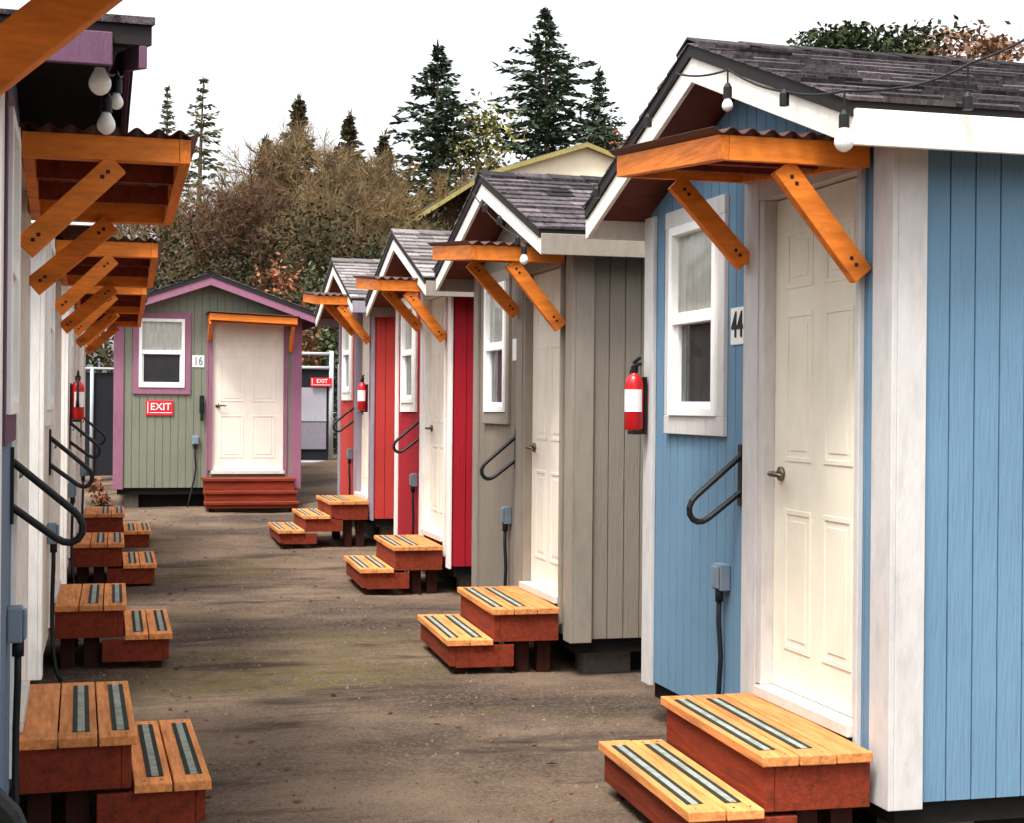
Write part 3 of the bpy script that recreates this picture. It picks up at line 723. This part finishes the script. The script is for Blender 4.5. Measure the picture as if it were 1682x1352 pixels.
GC = 'conifers on the skyline'
conifer('conifer_tree', 10.35, 50, 13.4, 6.4, 'dark conifer with a pointed crown above the crimson roof', seed=5, bare=.25)
conifer('conifer_tree', 14.3, 50, 14.8, 6.6, 'tallest dark conifer with a drooping tip above the taupe roof', seed=8, bare=.25, power=.55)
conifer('conifer_tree', 16.1, 50, 12.9, 3.8, 'slim small conifer right of the tallest one', seed=12, bare=.2)
conifer('conifer_tree', 3.0, 60, 13.8, 5.2, 'pale conifer with upturned branches above the left awnings', PINE2, seed=15, dens=.55, bare=.35, power=.9)
conifer('conifer_tree', 1.9, 60.5, 13.5, 1.3, 'thin pale spire of a conifer leftmost on the skyline', PINE2, seed=17, dens=.8, bare=.4, power=.5)
OLIVE = leaf_mat('olive brown evergreen', (66,62,40))
conifer('conifer_tree', 5.15, 43.5, 10.0, 4.6, 'olive brown conifer tip rising highest out of the bare woods', OLIVE, seed=21, bare=.2, power=.8)
conifer('conifer_tree', 6.25, 43, 9.5, 4.2, 'olive brown conifer beside the highest tip of the bare woods', OLIVE, seed=22, bare=.2, power=.8)
conifer('conifer_tree', 7.35, 43.5, 9.1, 3.4, 'small olive conifer at the right end of the bare woods', OLIVE, seed=23, bare=.2, power=.8)
conifer('conifer_tree', 4.0, 43, 8.7, 3.6, 'low olive conifer at the left shoulder of the bare woods', OLIVE, seed=24, bare=.2, power=.8)
leafy('broadleaf_tree', 11.95, 50, .5, 4.0, 3.5, 11.0, 5200, PINE3, 'yellow green tree between the two tall conifers', 'tree', leaf=.16, seed=31, clumps=60)
leafy('broadleaf_tree', 19.6, 60, .5, 3.2, 3, 12.6, 3000, RUST, 'rusty leafed tree beside the blue house gable', 'tree', leaf=.2, seed=33, clumps=40)
bt = [(4.4,39,9.0,1.0,'wide bare tree in the middle of the far woods',TWIG,41), (6.3,38,8.3,1.0,'bare tree with a pale forked trunk above the coral red roof',TWIG,42), (3.0,36,7.2,1.05,'bare brown tree above the sage green gable',TWIG2,43),
      (1.4,37,7.0,1.1,'bare tree right behind the left awnings',TWIG,44), (7.6,41,8.2,1.0,'bare tree just left of the dark pointed conifer',TWIG2,45), (5.4,34,7.2,1.1,'low bare tree with tangled twigs behind the coral house',TWIG,46), (.2,41,7.6,1.1,'bare tree at the left end of the far woods',TWIG,47), (5.3,41.5,9.0,1.1,'tall round crowned bare tree between the two middle ones',TWIG2,48), (3.7,42,8.4,1.1,'bare tree with a dense grey brown crown left of the middle',TWIG,49), (7.0,36,7.0,1.1,'low bare tree left of the crimson roof',TWIG,50)]
for x,y,H,sp,lb,m,sd in bt: bare_tree(x,y,H*(.88+.016*(sd%9)),sp*1.1,lb,m,seed=sd,depth=6,twigs=9)
sh = [(1.2,31,3.6,3,4.4,IVY,'dark ivy covered thicket behind the left awnings',51),(3.6,31.5,3.8,3,4.9,IVY,'tall ivy thicket above the sage green roof',52),(6.0,32,3.8,3,4.7,HEDGE,'dark green thicket behind the coral red roof',53),
      (5.0,33.6,3.6,3,4.2,IVY,'ivy thicket below the pointed conifer',54),(-1.4,31,3.6,3,4.6,HEDGE,'dark thicket behind the left row of houses',55),(2.75,27.4,1.7,1.4,3.5,RUST,'shrub with orange leaves behind the sage green house',56),(3.5,28,1.8,1.5,3.3,BUSHG,'grey green shrub above the metal gate',57),
      (16.5,33.2,3,2.5,4.6,HEDGE,'dark shrub against the beige building',58)]
for x,y,sx,sy,sz,m,lb,sd in sh: leafy('thicket', x, y, gz(x,y)-.05, sx, sy, sz, int(4600*sx*sz/14), m, lb, 'shrub', 'thickets beyond the fence', leaf=.085, seed=sd, clumps=int(26*sz/3.5), trunk=False)
leafy('dry_shrub', -.16, 21.3, .2, .35, .3, .42, 320, RUST, 'small reddish shrub at the left corner of the sage green house', 'shrub', leaf=.05, seed=60, clumps=8, trunk=False)
leafy('hedge_tree', 11.55, 22, .3, 2.0, 1.8, 7.35, 12000, HEDGE, 'clipped dark evergreen rising behind the roof of the blue house', 'tree', leaf=.09, seed=61, clumps=110, flat=1)
leafy('hedge_tree', 13.25, 22.3, .3, 1.9, 1.5, 7.4, 10000, mat('brown hedge leaves', srgb(126,96,74), .8, .3, tone=.45, bump=0), 'brown leafed tree behind the right end of the blue roof', 'tree', leaf=.09, seed=62, clumps=70, flat=1)

# ------------------------------------------------------------------ beige building behind
bb = empty('gabled_building', (10.6, 34, .4), 0, 'large cream gabled building rising behind the taupe roof', 'building')
CW = mat('cream stucco', srgb(236,222,196), .85, .06); MOSS = mat('mossy roof edge', srgb(150,138,84), .9, .3, (3,3,3))
p = MB(); wl, wr = -2.45, 5.5; ap = 7.40; pt = .335
p.prism([(wl,0),(wr,0),(wr,ap-pt*wr-.1),(0,ap-.1),(wl,ap-.1+pt*wl)], 0, 9); p.build('wall', CW, bb)
SHG = mat('mossy shingle', srgb(110,104,84), .95, .3, (2,2,2), 40, .8)
for sgn, xe in ((-1,-2.62),(1,5.7)):
    r_ = MB(); ze = ap-pt*abs(xe)
    poly = [(xe,ze-.10),(0,ap-.10),(0,ap),(xe,ze)] if sgn < 0 else [(0,ap-.10),(xe,ze-.10),(xe,ze),(0,ap)]
    r_.prism(poly, -.18, 9.3); ro = r_.build('roof', SHG, bb)
    f_ = MB(); poly = [(x, z-.02) for x, z in poly]; f_.prism(poly, -.22, -.182); f_.build('rake_board', MOSS, ro)
r_ = MB(); r_.prism([(-4.25,5.25),(-2.47,6.43),(-2.47,6.53),(-4.25,5.36)], -.1, 4); r_.build('porch_roof', MOSS, bb)
for yy in (.1, 3.8):
    p = MB(); p.box(-4.1,-3.98,yy,yy+.12,0,5.28); p.build('porch_post', CW, bb)
# ------------------------------------------------------------------ sky, sun, camera
w = bpy.data.worlds.new('World'); S.world = w; w.use_nodes = True
N = w.node_tree.nodes; L = w.node_tree.links; bg = N['Background']
sk = N.new('ShaderNodeTexSky'); sk.sky_type = 'NISHITA'; sk.sun_disc = False; sk.sun_elevation = R(62); sk.sun_rotation = R(224); sk.dust_density = 4; sk.air_density = 1
hs = N.new('ShaderNodeHueSaturation'); hs.inputs['Saturation'].default_value = .12; hs.inputs['Value'].default_value = 1.0
L.new(sk.outputs[0], hs.inputs['Color']); L.new(hs.outputs[0], bg.inputs['Color']); bg.inputs['Strength'].default_value = .15
sl = bpy.data.lights.new('sun', 'SUN'); sl.energy = 1.6; sl.angle = R(16); sl.color = (1,.95,.87)
so = bpy.data.objects.new('sun', sl); COL.objects.link(so)
az = R(224); el = R(62)
dv = Vector((math.sin(az)*math.cos(el), math.cos(az)*math.cos(el), math.sin(el)))   # towards the sun
so.rotation_euler = dv.to_track_quat('Z', 'Y').to_euler(); so.location = (0,0,30)
S.view_settings.view_transform = 'Standard'; S.view_settings.look = 'None'; S.view_settings.exposure = 1.25; S.view_settings.gamma = 1
cd = bpy.data.cameras.new('camera'); cam = bpy.data.objects.new('camera', cd); COL.objects.link(cam)
cd.sensor_width = 36; cd.lens = 36*2500/1682; cd.clip_end = 800; cd.clip_start = .05
cd.shift_y = -8.3/1682
TH, RO = R(14.662), R(.5)
M = Matrix.Rotation(-TH, 4, 'Z') @ Matrix.Rotation(R(90), 4, 'X') @ Matrix.Rotation(RO, 4, 'Z')
cam.matrix_world = Matrix.Translation((0,0,1.62)) @ M
S.camera = cam
